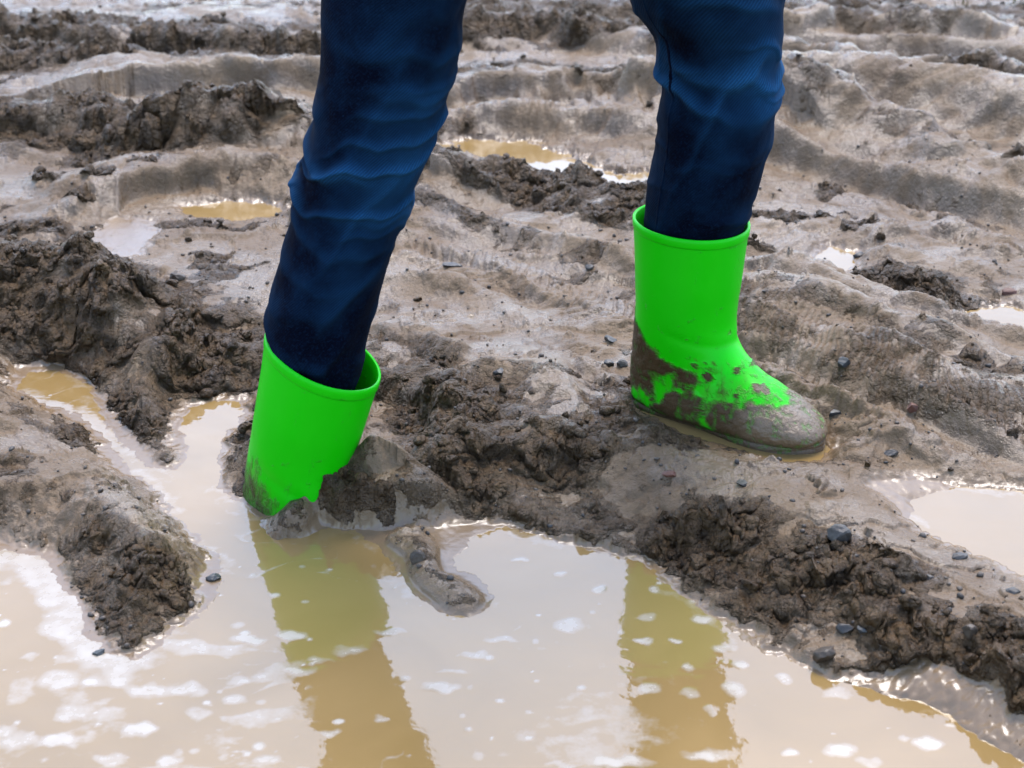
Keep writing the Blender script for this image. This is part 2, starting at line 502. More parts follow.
def ramp(nt, fac, stops, interp='LINEAR'):
    r = N(nt, 'ShaderNodeValToRGB'); r.color_ramp.interpolation = interp
    el = r.color_ramp.elements
    while len(el) < len(stops): el.new(.5)
    for e, (p, c) in zip(el, stops):
        e.position = p; e.color = (c, c, c, 1) if isinstance(c, (int, float)) else (*c, 1)
    nt.links.new(fac, r.inputs['Fac'])
    return r.outputs['Color']


def mixc(nt, fac, a, b, mode='MIX'):
    n = N(nt, 'ShaderNodeMix', data_type='RGBA', blend_type=mode)
    for sock, v in ((n.inputs[0], fac), (n.inputs[6], a), (n.inputs[7], b)):
        if isinstance(v, (int, float)): sock.default_value = v if sock.type == 'VALUE' else (v, v, v, 1)
        elif isinstance(v, tuple): sock.default_value = (*v, 1)
        else: nt.links.new(v, sock)
    return n.outputs[2]


def mth(nt, op, a, b=0.0, c=None, clamp=False):
    n = N(nt, 'ShaderNodeMath', operation=op, use_clamp=clamp)
    for s, v in zip(n.inputs, (a, b, c if c is not None else 0.0)):
        if isinstance(v, (int, float)): s.default_value = v
        else: nt.links.new(v, s)
    return n.outputs[0]


def attr(nt, name):
    n = N(nt, 'ShaderNodeAttribute'); n.attribute_name = name
    return n.outputs['Fac']


def bump(nt, height, strength, dist, prev=None):
    b = N(nt, 'ShaderNodeBump'); b.inputs['Strength'].default_value = strength; b.inputs['Distance'].default_value = dist
    nt.links.new(height, b.inputs['Height'])
    if prev: nt.links.new(prev, b.inputs['Normal'])
    return b.outputs['Normal']


# ------------------------------------------------------------------ materials
def mat_mud():
    m, nt, p = new_mat('wet_mud')
    co = N(nt, 'ShaderNodeTexCoord').outputs['Object']
    cl = attr(nt, 'clod'); wet = attr(nt, 'wet')
    n1 = noise(nt, 6, 5, .6, co); n2 = noise(nt, 38, 6, .65, co); n3 = noise(nt, 170, 5, .65, co)
    k = mth(nt, 'MULTIPLY_ADD', mth(nt, 'SUBTRACT', n2, .5), 1.3, cl, clamp=True)
    k = ramp(nt, k, [(.26, 0.0), (.86, 1.0)])
    smooth_c = mixc(nt, ramp(nt, n1, [(.32, 0.0), (.68, 1.0)]), (.092, .057, .030), (.138, .092, .052))
    clod_c = mixc(nt, ramp(nt, n2, [(.3, 0.0), (.7, 1.0)]), (.018, .0095, .0035), (.096, .056, .024))
    c = mixc(nt, k, smooth_c, clod_c)
    # dark tone in the low spots of the fine bump, then pale grit specks
    c = mixc(nt, ramp(nt, n3, [(.28, .8), (.40, 0.0)]), c, (.03, .022, .016))
    c = mixc(nt, ramp(nt, noise(nt, 420, 2, .5, co), [(.70, 0.0), (.78, .6)]), c, (.24, .20, .16))
    wm = mth(nt, 'MULTIPLY', wet, mth(nt, 'SUBTRACT', 1.0, k), clamp=True)
    c = mixc(nt, mth(nt, 'MULTIPLY', wm, .75), c, (.165, .108, .060))
    nt.links.new(c, p.inputs['Base Color'])
    film = ramp(nt, noise(nt, 9, 4, .6, co, .6), [(.43, 0.0), (.56, 1.0)])
    film = mth(nt, 'MULTIPLY', film, mth(nt, 'SUBTRACT', 1.0, k), clamp=True)
    film = mth(nt, 'MAXIMUM', film, mth(nt, 'MULTIPLY', wm, 1.25), clamp=True)
    r = mixc(nt, k, .44, .47)
    r = mth(nt, 'MULTIPLY_ADD', mth(nt, 'SUBTRACT', n3, .5), .35, r)
    r = mixc(nt, film, r, .23)
    nt.links.new(mth(nt, 'MULTIPLY_ADD', mth(nt, 'MAXIMUM', wm, mth(nt, 'MULTIPLY', film, .75)), .24, 1.30), p.inputs['IOR'])
    nt.links.new(r, p.inputs['Roughness'])
    p.inputs['IOR'].default_value = 1.31
    vo = N(nt, 'ShaderNodeTexVoronoi', feature='F1'); vo.inputs['Scale'].default_value = 95; vo.inputs['Detail'].default_value = 0.0
    wv = N(nt, 'ShaderNodeTexNoise'); wv.inputs['Scale'].default_value = 60; nt.links.new(co, wv.inputs['Vector'])
    ad = N(nt, 'ShaderNodeVectorMath', operation='MULTIPLY_ADD'); nt.links.new(wv.outputs['Color'], ad.inputs[0]); ad.inputs[1].default_value = (.02, .02, .02); nt.links.new(co, ad.inputs[2])
    nt.links.new(ad.outputs[0], vo.inputs['Vector'])
    dry = mth(nt, 'MULTIPLY_ADD', wm, -.88, 1.0, clamp=True)
    b = bump(nt, mth(nt, 'MULTIPLY', n3, dry), .6, .004)
    b = bump(nt, mth(nt, 'MULTIPLY', noise(nt, 70, 5, .65, co), dry), .55, .008, b)
    crumb = mth(nt, 'MULTIPLY', mth(nt, 'SUBTRACT', 1.0, vo.outputs['Distance']), k)
    b = bump(nt, crumb, .9, .010, b)
    b = bump(nt, mth(nt, 'MULTIPLY', noise(nt, 34, 6, .7, co), k), .7, .022, b)
    nt.links.new(b, p.inputs['Normal'])
    return m


def mat_water(ior=1.70):
    m, nt, p = new_mat('muddy_water')
    co = N(nt, 'ShaderNodeTexCoord').outputs['Object']
    fo = attr(nt, 'foam')
    n1 = noise(nt, 60, 4, .6, co)
    f = ramp(nt, mth(nt, 'MULTIPLY_ADD', mth(nt, 'SUBTRACT', n1, .5), .9, fo), [(.30, 0.0), (.85, .85)])
    base = mixc(nt, ramp(nt, noise(nt, 5, 3, .5, co, .8), [(.35, 0.0), (.7, 1.0)]), (.185, .117, .042), (.222, .142, .055))
    c = mixc(nt, f, base, (.30, .262, .215))
    nt.links.new(c, p.inputs['Base Color'])
    nt.links.new(mixc(nt, f, .035, .45), p.inputs['Roughness'])
    p.inputs['IOR'].default_value = ior
    b = bump(nt, noise(nt, 20, 3, .5, co), .06, .01)
    b = bump(nt, noise(nt, 140, 2, .5, co), .02, .003, b)
    b = bump(nt, f, .06, .002, b)
    nt.links.new(b, p.inputs['Normal'])
    return m


def mat_boot(name='green_rubber', dark=1.0):
    m, nt, p = new_mat(name)
    co = N(nt, 'ShaderNodeTexCoord').outputs['Object']
    mud = attr(nt, 'mud'); toe = attr(nt, 'toe')
    n1 = noise(nt, 70, 6, .65, co); n2 = noise(nt, 240, 4, .6, co); n0 = noise(nt, 9, 3, .5, co)
    mp = N(nt, 'ShaderNodeMapping'); mp.inputs['Scale'].default_value = (1, 1, .22); mp.inputs['Rotation'].default_value = (0, .5, 0); nt.links.new(co, mp.inputs['Vector'])
    n1b = noise(nt, 120, 4, .6, mp.outputs['Vector'])
    mud = mth(nt, 'MULTIPLY_ADD', mth(nt, 'SUBTRACT', n1b, .5), mth(nt, 'MULTIPLY_ADD', mud, 3.0, .35, clamp=True), mud)
    k = ramp(nt, mth(nt, 'MULTIPLY_ADD', mth(nt, 'SUBTRACT', n1, .5), 1.8, mud), [(.26, 0.0), (.95, 1.0)])
    thin = ramp(nt, mth(nt, 'MULTIPLY_ADD', mth(nt, 'SUBTRACT', n0, .5), .5, mud), [(.12, 0.0), (.6, .6)])
    g = mixc(nt, n0, (.002 * dark, .40 * dark, .0003), (.006 * dark, .50 * dark, .0008))
    g = mixc(nt, thin, g, (.06, .13, .012))
    specks = ramp(nt, n2, [(.24, .8), (.30, 0.0)])
    mc = mixc(nt, mth(nt, 'MULTIPLY_ADD', mth(nt, 'SUBTRACT', n0, .5), .8, toe, clamp=True), mixc(nt, n1, (.022, .011, .0035), (.070, .040, .016)), mixc(nt, n1, (.095, .060, .032), (.150, .102, .060)))
    mc = mixc(nt, specks, mc, (.03, .02, .012))
    nt.links.new(mixc(nt, k, g, mc), p.inputs['Base Color'])
    nt.links.new(mixc(nt, k, mth(nt, 'MULTIPLY_ADD', n1, .2, .30), mixc(nt, toe, .5, .24)), p.inputs['Roughness'])
    nt.links.new(mixc(nt, k, .16, mth(nt, 'MULTIPLY_ADD', toe, .25, .2)), p.inputs['Specular IOR Level'])
    b = bump(nt, mth(nt, 'MULTIPLY', n1, k), .6, .006)
    b = bump(nt, mth(nt, 'MULTIPLY', n2, k), .4, .002, b)
    b = bump(nt, noise(nt, 16, 3, .5, co), .12, .01, b)
    nt.links.new(b, p.inputs['Normal'])
    return m


def mat_denim():
    m, nt, p = new_mat('dark_denim')
    co = N(nt, 'ShaderNodeTexCoord').outputs['Object']
    uv = N(nt, 'ShaderNodeUVMap').outputs['UV']
    w = N(nt, 'ShaderNodeTexWave', wave_type='BANDS', bands_direction='DIAGONAL'); w.inputs['Scale'].default_value = 150; w.inputs['Distortion'].default_value = 1.2
    w.inputs['Detail'].default_value = 2
    nt.links.new(uv, w.inputs['Vector'])
    fade_lit = attr(nt, 'fade')
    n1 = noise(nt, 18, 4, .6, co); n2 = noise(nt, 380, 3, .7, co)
    k = mth(nt, 'MULTIPLY_ADD', mth(nt, 'SUBTRACT', n1, .5), .5, fade_lit, clamp=True)
    c = mixc(nt, k, (.0001, .0011, .0066), (.013, .080, .19))  # paler blue paints both the knee wear and the light on fold crests
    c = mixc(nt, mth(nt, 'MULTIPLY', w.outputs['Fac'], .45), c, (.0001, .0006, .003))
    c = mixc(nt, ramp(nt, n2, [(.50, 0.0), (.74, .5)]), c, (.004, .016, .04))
    nt.links.new(c, p.inputs['Base Color'])
    p.inputs['Roughness'].default_value = .95
    p.inputs['Specular IOR Level'].default_value = .06
    b = bump(nt, w.outputs['Fac'], .25, .0008)
    b = bump(nt, noise(nt, 60, 4, .6, co), .25, .004, b)
    nt.links.new(b, p.inputs['Normal'])
    return m


def mat_plain(name, c1, c2, rough=.4, scale=60, bmp=.4):
    m, nt, p = new_mat(name)
    co = N(nt, 'ShaderNodeTexCoord').outputs['Object']
    n = noise(nt, scale, 5, .6, co)
    nt.links.new(mixc(nt, ramp(nt, n, [(.3, 0.0), (.7, 1.0)]), c1, c2), p.inputs['Base Color'])
    p.inputs['Roughness'].default_value = rough
    nt.links.new(bump(nt, n, bmp, .003), p.inputs['Normal'])
    return m


MUD = mat_mud(); WATER = mat_water(); WATER_FAR = mat_water(1.48); BOOT = mat_boot(); DENIM = mat_denim()

# ------------------------------------------------------------------ ground: one sheet from behind the camera to the horizon
a0, a1 = math.radians(58), math.radians(9.2)
nr_in = 1500
angs = np.linspace(a0, a1, nr_in)
# a little denser where the mud is near
ys = H / np.tan(angs)
near_rows = np.linspace(-3.0, ys[0], 20)[:-1]
far_rows = ys[-1] * (400 / ys[-1]) ** (np.linspace(0, 1, 70)[1:] ** 1.3)
ROWS = np.concatenate([near_rows, ys, far_rows])
s_in = np.linspace(-.40, .40, 1080)
s_out = .40 * (20 / .40) ** (np.linspace(0, 1, 46)[1:] ** 1.4)
SCOL = np.concatenate([-s_out[::-1], s_in, s_out])
DROW = np.maximum(ROWS, 0.45) * 1.0 + .12
GX_ = (DROW[:, None] * SCOL[None, :]).astype(f4)
GY_ = np.repeat(ROWS[:, None], len(SCOL), 1).astype(f4)
HH, RO, WE = terrain(GX_, GY_)


def ground_z(x, y):
    r = np.interp(y, ROWS, np.arange(len(ROWS))); r = int(round(r))
    c = int(round(np.interp(x / DROW[r], SCOL, np.arange(len(SCOL)))))
    return float(HH[r, c])


def ground_at(px, py):
    """where the sight line of a survey point meets the mud"""
    d = ray(px, py); t = 0.6
    while t < 12:
        p = CAM + d * t
        if p[2] <= ground_z(p[0], p[1]):
            return p
        t += .004
    return CAM + d * t


# press the soles' outline: mud closes round both boots is handled by the pools and hollows
lw = smooth(.30, .95, RO)
x1, y1 = GX_.ravel(), GY_.ravel()
lwr = lw.ravel()
ox = lwr * (.007 * perlin(x1 * 40, y1 * 40, 101) + .004 * perlin(x1 * 95, y1 * 95, 102))
oy = lwr * (.007 * perlin(x1 * 40 + 7, y1 * 40, 103) + .004 * perlin(x1 * 95, y1 * 95 + 3, 104))
slope = np.gradient(HH, axis=0) / np.maximum(np.gradient(GY_, axis=0), 1e-5)
# steep near faces sag forward a little, so crests overhang
oy -= lwr * .006 * np.clip(slope.ravel(), 0, 1.2)
zz = HH.ravel()
st3 = smooth(.12, .6, slope.ravel())
side_n = fbm(x1 * 24, zz * 26 + y1 * 5, 105, 3) * .011 + .006 * np.abs(perlin(x1 * 60, zz * 60 + y1 * 10, 106))
oy -= st3 * np.maximum(lwr, .25) * side_n
V = np.stack([x1 + ox, y1 + oy, zz], 1)
ground = link('ground', mesh_np('ground', V, grid_faces(*GX_.shape), {'clod': RO, 'wet': WE}), MUD)
tag(ground, 'churned wet brown mud with ruts and clods', kind='structure')

# ------------------------------------------------------------------ water
FOAM_BLOBS = [(568, 626, 20, 8), (440, 687, 24, 6), (330, 731, 14, 5), (647, 617, 11, 6), (645, 640, 12, 4), (675, 640, 8, 4), (686, 668, 8, 6), (650, 690, 14, 7), (690, 693, 12, 6), (650, 740, 16, 6),
              (785, 680, 11, 6), (838, 694, 20, 6), (826, 655, 0, 0), (840, 749, 18, 9), (930, 744, 18, 7), (950, 725, 6, 4), (870, 762, 14, 5), (905, 740, 10, 4), (980, 735, 7, 5), (790, 752, 8, 4), (710, 711, 7, 5), (700, 620, 12, 6), (725, 648, 14, 6),
              (200, 714, 17, 7), (140, 730, 18, 9), (110, 714, 24, 8), (60, 680, 26, 12), (20, 690, 16, 16), (150, 692, 28, 10), (185, 690, 26, 8), (240, 683, 14, 5), (268, 759, 16, 7), (170, 762, 16, 7), (60, 740, 24, 8), (20, 740, 30, 10),
              (110, 760, 20, 7), (30, 657, 10, 5), (75, 712, 20, 10), (500, 700, 5, 3), (530, 712, 4, 3), (520, 560, 12, 3), (560, 575, 8, 3), (600, 590, 7, 4), (475, 655, 18, 4), (500, 640, 22, 4), (455, 672, 20, 4),
              (350, 650, 24, 6), (320, 660, 18, 5), (300, 672, 20, 6), (290, 635, 20, 5), (390, 632, 20, 4), (250, 640, 20, 5), (380, 718, 12, 4), (705, 755, 30, 7), (620, 762, 40, 6), (560, 765, 20, 4), (735, 690, 14, 10), (740, 665, 10, 5)]


def build_pool(i):
    pp, lvl, dep, bw, rag = POOLS[i]
    g = np.array(pool_ground(i))
    y0, y1_ = max(.35, g[:, 1].min() - .08), g[:, 1].max() + .08
    x0, x1_ = max(-1.6, g[:, 0].min() - .08), min(1.6, g[:, 0].max() + .08)
    st = .0028 if i == 0 else .004 if i in (1, 6) else .008
    X, Y = np.meshgrid(np.arange(x0, x1_, st), np.arange(y0, y1_, st))
    sd = pool_sd(i, X.ravel(), Y.ravel()).reshape(X.shape)
    xf, yf = X.ravel().astype(f4), Y.ravel().astype(f4)
    foam = np.zeros_like(xf)
    if i in (0, 1):
        s = sd.ravel()
        band_ = smooth(.024, .0, np.abs(s + .006 + .010 * perlin(xf * 30, yf * 30, 206))) * smooth(-.10, .35, fbm(xf * 9, yf * 9, 201, 3) + .35 * smooth(-.32, -.42, xf))
        foam = np.maximum(foam, band_ * .42)
    if i == 0:
        wx = xf + .03 * fbm(xf * 6, yf * 6, 202, 3); wy = yf + .03 * fbm(xf * 6 + 40, yf * 6, 203, 3)
        streak = smooth(.35, 1.1, ridged(wx * 7 + wy * 3, wy * 16, 204, 3)) * .62
        zone = smooth(-.1, .5, fbm(xf * 2.2 - .4, yf * 2.2, 205, 2) + .25 * smooth(-.05, -.5, xf))
        foam = np.maximum(foam, streak * zone)
        lsh = smooth(-.30, -.36, xf) * smooth(1.53, 1.50, yf)
        foam = np.maximum(foam, lsh * .72 * smooth(.040, .008, np.abs(s + .012 + .016 * fbm(xf * 22, yf * 22, 211, 2))))
        fil = smooth(.07, .0, np.abs(fbm(wx * 5, wy * 9, 212, 3))) * smooth(.0, .5, fbm(xf * 4, yf * 5, 213, 2))
        fil2 = smooth(.05, .0, np.abs(fbm(wx * 9 + 3, wy * 16, 214, 2))) * smooth(.1, .5, fbm(xf * 5 + 9, yf * 5, 215, 2))
        foam = np.maximum(foam, .55 * np.maximum(fil, fil2) * (.45 + .55 * smooth(.15, -.35, xf)))
        rb = np.random.default_rng(5)
        for _ in range(150):
            px = rb.uniform(-20, 1040); py = rb.uniform(560, 775)
            if rb.random() < .4: px = rb.uniform(-20, 330)
            c = at(px, py, lvl); a = .0012 * 4.5 ** rb.random(); b = a * rb.uniform(.7, 1.5)
            if px < 300 and rb.random() < .5: a *= 2.2; b *= 1.6
            m = (np.abs(xf - c[0]) < a * 3 + .004) & (np.abs(yf - c[1]) < b * 3 + .004)
            q = np.sqrt(((xf[m] - c[0]) / a) ** 2 + ((yf[m] - c[1]) / b) ** 2)
            foam[m] = np.maximum(foam[m], rb.uniform(.5, .9) * smooth(1.9, .4, q))
        for px, py, rx, ry in FOAM_BLOBS:
            if rx == 0: continue
            c = at(px, py, lvl); sc = np.linalg.norm(c - CAM) / FPX
            sn = -ray(px, py)[2] / np.linalg.norm(ray(px, py))
            a, b = rx * sc, ry * sc / sn
            m = (np.abs(xf - c[0]) < a * 3) & (np.abs(yf - c[1]) < b * 3)
            xx = xf[m] + .004 * perlin(xf[m] * 60, yf[m] * 60, 207); yy = yf[m] + .006 * perlin(xf[m] * 60, yf[m] * 60, 208)
            q = np.sqrt(((xx - c[0]) / a) ** 2 + ((yy - c[1]) / b) ** 2)
            foam[m] = np.maximum(foam[m], (.55 + .3 * _tab[1][int(px * 7 + py) & 8191]) * smooth(1.35, .4, q))
    Z = np.full(xf.shape, lvl, f4) + (.0003 * foam)
    F = grid_faces(*X.shape)
    keep = (sd.ravel()[F] < .035).any(1)
    F = F[keep]
    used, inv = np.unique(F, return_inverse=True)
    V = np.stack([xf, yf, Z], 1)[used]
    me = mesh_np('water', V, inv.reshape(-1, 4), {'foam': foam[used]})
    o = link('water', me, WATER if i < 2 else WATER_FAR)
    return tag(o, kind='structure')


water_labels = ['wide pale brown puddle with floating foam in front of the boots', 'milky puddle at the edge of the mud on the right', 'shallow bright pool in the track between the legs',
                'small bright pool behind the crumbly mound', 'thin ochre pool under the curled mud lip', 'small bright pool between dark clods', 'brown water round the sole of the muddy boot',
                'film of water on the far right track']
for i in range(len(POOLS)):
    tag(build_pool(i), water_labels[i])

# ------------------------------------------------------------------ person: jeans and rubber boots
RB = at(683, 415, -.014)           # right of picture: heel-to-shaft centre on the mud
LB = at(292, 520, -.055)
pe = bpy.data.objects.new('person', None); COL.objects.link(pe)
PL = Vector((float((RB[0] + LB[0]) / 2), float((RB[1] + LB[1]) / 2), 0.0))
pe.location = PL
tag(pe, 'person in dark blue jeans and bright green rubber boots striding through the mud', 'person')


def catmull(P, n):
    P = np.asarray(P, float)
    P = np.vstack([2 * P[0] - P[1], P, 2 * P[-1] - P[-2]])
    k = len(P) - 3
    t = np.linspace(0, k, n); i = np.minimum(t.astype(int), k - 1); u = (t - i)[:, None]
    p0, p1, p2, p3 = P[i], P[i + 1], P[i + 2], P[i + 3]
    return .5 * (2 * p1 + (p2 - p0) * u + (2 * p0 - 5 * p1 + 4 * p2 - p3) * u ** 2 + (3 * p1 - p0 - 3 * p2 + p3) * u ** 3)


#        back x,z        front x,z      half width  squareness
BRINGS = [(-.068, .236, .066, .228, .0645, 2.05), (-.066, .205, .0635, .200, .0625, 2.05), (-.064, .165, .0605, .165, .0600, 2.1), (-.063, .130, .0580, .138, .0570, 2.1), (-.065, .098, .0590, .116, .0530, 2.15),
          (-.069, .066, .068, .096, .0480, 2.2), (-.071, .036, .087, .082, .0430, 2.3), (-.066, .012, .107, .072, .0425, 2.4), (-.035, .004, .125, .0655, .0440, 2.5), (.015, .004, .142, .0565, .0455, 2.5),
          (.070, .004, .158, .0485, .0455, 2.5), (.118, .004, .172, .0405, .0425, 2.4), (.152, .006, .183, .0325, .0350, 2.3), (.174, .010, .1895, .0250, .0220, 2.1), (.184, .015, .190, .0200, .0080, 2.0)]


def boot_surface(nr=170, nc=128):
    R = catmull(BRINGS, nr)
    th = np.linspace(0, 2 * np.pi, nc, endpoint=False)
    V = []
    for bx, bz, fx, fz, w, ex in R:
        c = np.cos(th); s = np.sin(th)
        cc = np.sign(c) * np.abs(c) ** (2 / ex); ss = np.sign(s) * np.abs(s) ** (2 / ex)
        cx, cz = (bx + fx) / 2, (bz + fz) / 2
        hx, hz = (fx - bx) / 2, (fz - bz) / 2
        V.append(np.stack([cx + hx * cc, w * ss, cz + hz * cc], 1))
    return np.array(V), th


MUDPOLY_BIG = [  # outline of mud on the worn boot, in survey pixels of its outer side
    [(610, 300), (636, 306), (652, 326), (672, 347), (690, 364), (712, 372), (716, 382), (700, 385), (690, 372), (675, 374), (668, 388), (664, 396), (650, 392), (636, 392), (628, 402), (618, 405)],
    [(684, 392), (706, 388), (722, 396), (718, 410), (726, 430), (730, 452), (700, 436), (676, 425), (664, 412), (676, 402)],
    [(728, 398), (744, 404), (764, 402), (782, 404), (800, 408), (850, 420), (860, 480), (760, 474), (738, 452), (732, 430), (724, 412)],
    [(610, 400), (640, 406), (680, 420), (720, 446), (760, 462), (860, 480), (610, 440)]]


def make_boot(muddy):
    S, th = boot_surface()
    nr, nc = S.shape[:2]
    flat = S.reshape(-1, 3).copy()
    # soft creases at the ankle
    x, y, z = flat.T
    cre = np.exp(-((z - (.118 - .25 * (x + .0))) / .006) ** 2) * smooth(-.02, .03, x) * .0014 + np.exp(-((z - .082 - .1 * x) / .006) ** 2) * smooth(.02, -.03, x) * .0012
    nrm = np.stack([x / .065, y / .06, x * 0], 1)
    if not muddy:
        flat[:, 2] -= .10 * (.616 * x + .788 * y) * smooth(.10, .22, z)
        S = flat.reshape(S.shape).copy()
    flat = flat - nrm * cre[:, None]
    flat = flat + nrm * (.0012 * perlin(x * 14 + 3, y * 14 + z * 9, 301))[:, None]
    if muddy:
        px = 630 + (x + .068) / .258 * 196; py = (418 + (px - 630) / 196 * 46) - z * 860
        wxp = px + 5 * perlin(x * 60, z * 60 + y * 40, 311) + 2.5 * perlin(x * 160, z * 160 + y * 90, 312)
        wyp = py + 5 * perlin(x * 60 + 9, z * 60 + y * 40, 313) + 2.5 * perlin(x * 160, z * 160 + y * 90, 314)
        mud = np.zeros_like(px)
        for pg in MUDPOLY_BIG:
            mud = np.maximum(mud, smooth(5, -5, poly_sd(wxp, wyp, pg)))
        mud = np.maximum(mud, smooth(.020, .008, z + .006 * perlin(x * 50, y * 50, 316)))
        mud = np.maximum(mud, .28 * smooth(.125, .05, z))
        spat = lumps(x * .8 + y * .6, z + .3 * y, .0075, 318, .16) * smooth(.18, .05, z) + lumps(x * .8 + y * .6, z + .3 * y, .014, 319, .08) * smooth(.15, .06, z)
        mud = np.maximum(mud, .9 * smooth(.25, .55, spat))
        thick = smooth(.4, .8, mud) * (.0016 + .0016 * lumps(x + y * .5, z * 1.3 + y, .012, 315, .7))
        n3 = np.stack([x * 0, y / .05, np.clip(z * 0 + .5, 0, 1)], 1)
        flat = flat + n3 * thick[:, None]
    else:
        mud = .56 * smooth(.125, .085, z + .016 * perlin(x * 40, y * 40 + z * 20, 317)) * smooth(.0, -.035, .616 * x + .788 * y) + .12 * smooth(.16, .06, z)
    # lining: turn over the rim and go down inside
    Lrings = []
    Rin = catmull(BRINGS, 170)[:70]
    for q, (dz, off) in enumerate([(.0012, .0004), (.0012, -.0014), (0, -.0022)]):
        r = S[0].copy(); c = r.mean(0)
        d = r - c; ln = np.linalg.norm(d, axis=1, keepdims=True)
        r = r + d / ln * off; r[:, 2] += dz
        Lrings.append(r)
    for k in range(4, 70, 4):
        r = S[k].copy(); c = r.mean(0); d = r - c; ln = np.linalg.norm(d, axis=1, keepdims=True)
        Lrings.append(r - d / ln * .0024)
    I = np.array(Lrings)[::-1]
    V = np.vstack([I.reshape(-1, 3), flat])
    F = grid_faces(len(I) + nr, nc, True)
    m = np.concatenate([np.zeros(I.shape[0] * nc), mud])
    # close the toe
    V = np.vstack([V, S[-1].mean(0)[None]]); m = np.append(m, 1.0)
    last = (len(I) + nr - 1) * nc
    tri = np.stack([last + np.arange(nc), last + (np.arange(nc) + 1) % nc, np.full(nc, len(V) - 1), np.full(nc, len(V) - 1)], 1)
    me = mesh_np('boot', V, F, {'mud': m, 'toe': smooth(.085, .135, V[:, 0])})
    return me


def rim_mesh(slant=False):
    S, th = boot_surface(170, 128)
    if slant: S[..., 2] -= .10 * (.616 * S[..., 0] + .788 * S[..., 1]) * smooth(.10, .22, S[..., 2])
    prof = [(.0000, .0014), (.0012, .0009), (.0016, -.003), (.0015, -.0075), (.0009, -.0092), (-.0005, -.0098)]
    rings = []
    for off, dz in prof:
        k = max(0, min(8, int(-dz / .0022)))
        r = S[0].copy(); c = r.mean(0); d = r - c; ln = np.linalg.norm(d, axis=1, keepdims=True)
        r = r + d / ln * off; r[:, 2] += dz; r[:, 0] += 0
        r[:, :2] *= (1 + dz * .9)
        rings.append(r)
    V = np.array(rings)
    return mesh_np('rim', V.reshape(-1, 3), grid_faces(len(prof), 128, True), {'mud': np.zeros(len(prof) * 128)})


def sole_mesh():
    xs = np.concatenate([-.0735 + .0 * np.arange(0), np.linspace(0, 1, 90)])
    t = (1 - np.cos(np.pi * xs)) / 2
    x = -.0735 + t * (.1935 + .0735)
    kx = [-.0735, -.070, -.055, -.03, .0, .04, .08, .11, .14, .165, .182, .190, .1935]
    kw = [.0, .016, .032, .0375, .0365, .0375, .0445, .0485, .0465, .036, .022, .012, .0]
    w = np.interp(x, kx, kw)
    w = np.convolve(np.pad(w, 3, 'edge'), np.ones(7) / 7, 'valid'); w[0] = w[-1] = 0
    up = np.concatenate([np.stack([x, w], 1), np.stack([x[::-1], -w[::-1]], 1)[1:-1]])
    n = len(up); c = np.array([.06, 0])
    rings = []
    for sc, z in [(.0, -.006), (.9, -.006), (.985, -.005), (1.0, -.002), (1.0, .006), (.992, .0072), (.992, .0085), (1.0, .0095), (1.0, .012), (.97, .015), (.9, .016)]:
        q = c + (up - c) * sc * np.array([.985, .95])
        rings.append(np.column_stack([q, np.full(n, z) + .012 * smooth(.12, .195, q[:, 0]) * .55]))
    V = np.array(rings)
    return mesh_np('sole', V.reshape(-1, 3), grid_faces(len(rings), n, True), {'mud': np.full(len(rings) * n, .95), 'toe': .7 * smooth(.09, .14, V.reshape(-1, 3)[:, 0])})


BIN = BOOT
sole_me, rim_me = sole_mesh(), rim_mesh()


def place_boot(muddy, loc, rot, label):
    b = link('boot', make_boot(muddy), BOOT, pe, Vector([float(v) for v in loc]) - PL)
    b.rotation_euler = rot
    b['label'] = label
    b.scale = (.955, 1, 1.04) if muddy else (.97, .97, 1.16)
    sme, rme = sole_me, (rim_me if muddy else rim_mesh(True))
    if sme.materials: pass
    s = bpy.data.objects.new('sole', sme); COL.objects.link(s); s.parent = b
    r = bpy.data.objects.new('rim', rme); COL.objects.link(r); r.parent = b
    if not sme.materials: sme.materials.append(BOOT)
    if not rme.materials: rme.materials.append(BOOT)
    return b


R_ROT = (math.radians(0), math.radians(0), math.radians(-37))
place_boot(True, RB + np.array([0, 0, -.001]), R_ROT, 'green boot standing on the mud, its foot caked in brown mud')
L_ROT = (math.radians(-10), math.radians(10), math.radians(-52))
from mathutils import Euler
L_RIM = at_depth(324, 355, 1.60)
L_LOC = L_RIM - np.array(Euler(L_ROT).to_matrix() @ Vector((0, 0, .233 * 1.16)))
place_boot(False, L_LOC, L_ROT, 'clean green boot sunk deep into the wet mud')

# survey of the two trouser legs: row, left edge, right edge
LEG_L = [(-330, 420, 610), (-200, 372, 560), (-120, 348, 520), (-60, 332, 492), (0, 323, 467), (40, 321, 460), (70, 318, 454), (100, 313, 446), (125, 308, 440), (150, 301, 433), (175, 297, 424), (200, 292, 412), (225, 289, 404), (250, 283, 396), (275, 276, 387), (300, 270, 379), (322, 266, 372), (345, 268, 366), (370, 274, 362), (400, 280, 350)]
LEG_R = [(-330, 500, 735), (-200, 548, 760), (-120, 580, 772), (-60, 608, 780), (-20, 622, 783), (10, 632, 785), (35, 650, 786), (60, 658, 782), (85, 660, 779), (110, 656, 777), (140, 656, 770), (170, 652, 762), (200, 648, 752), (225, 647, 744), (250, 649, 737), (280, 652, 732)]
Y_L0, Y_R0 = float(LB[1]), float(RB[1])
Y_HIP = (Y_L0 + Y_R0) / 2 + .02


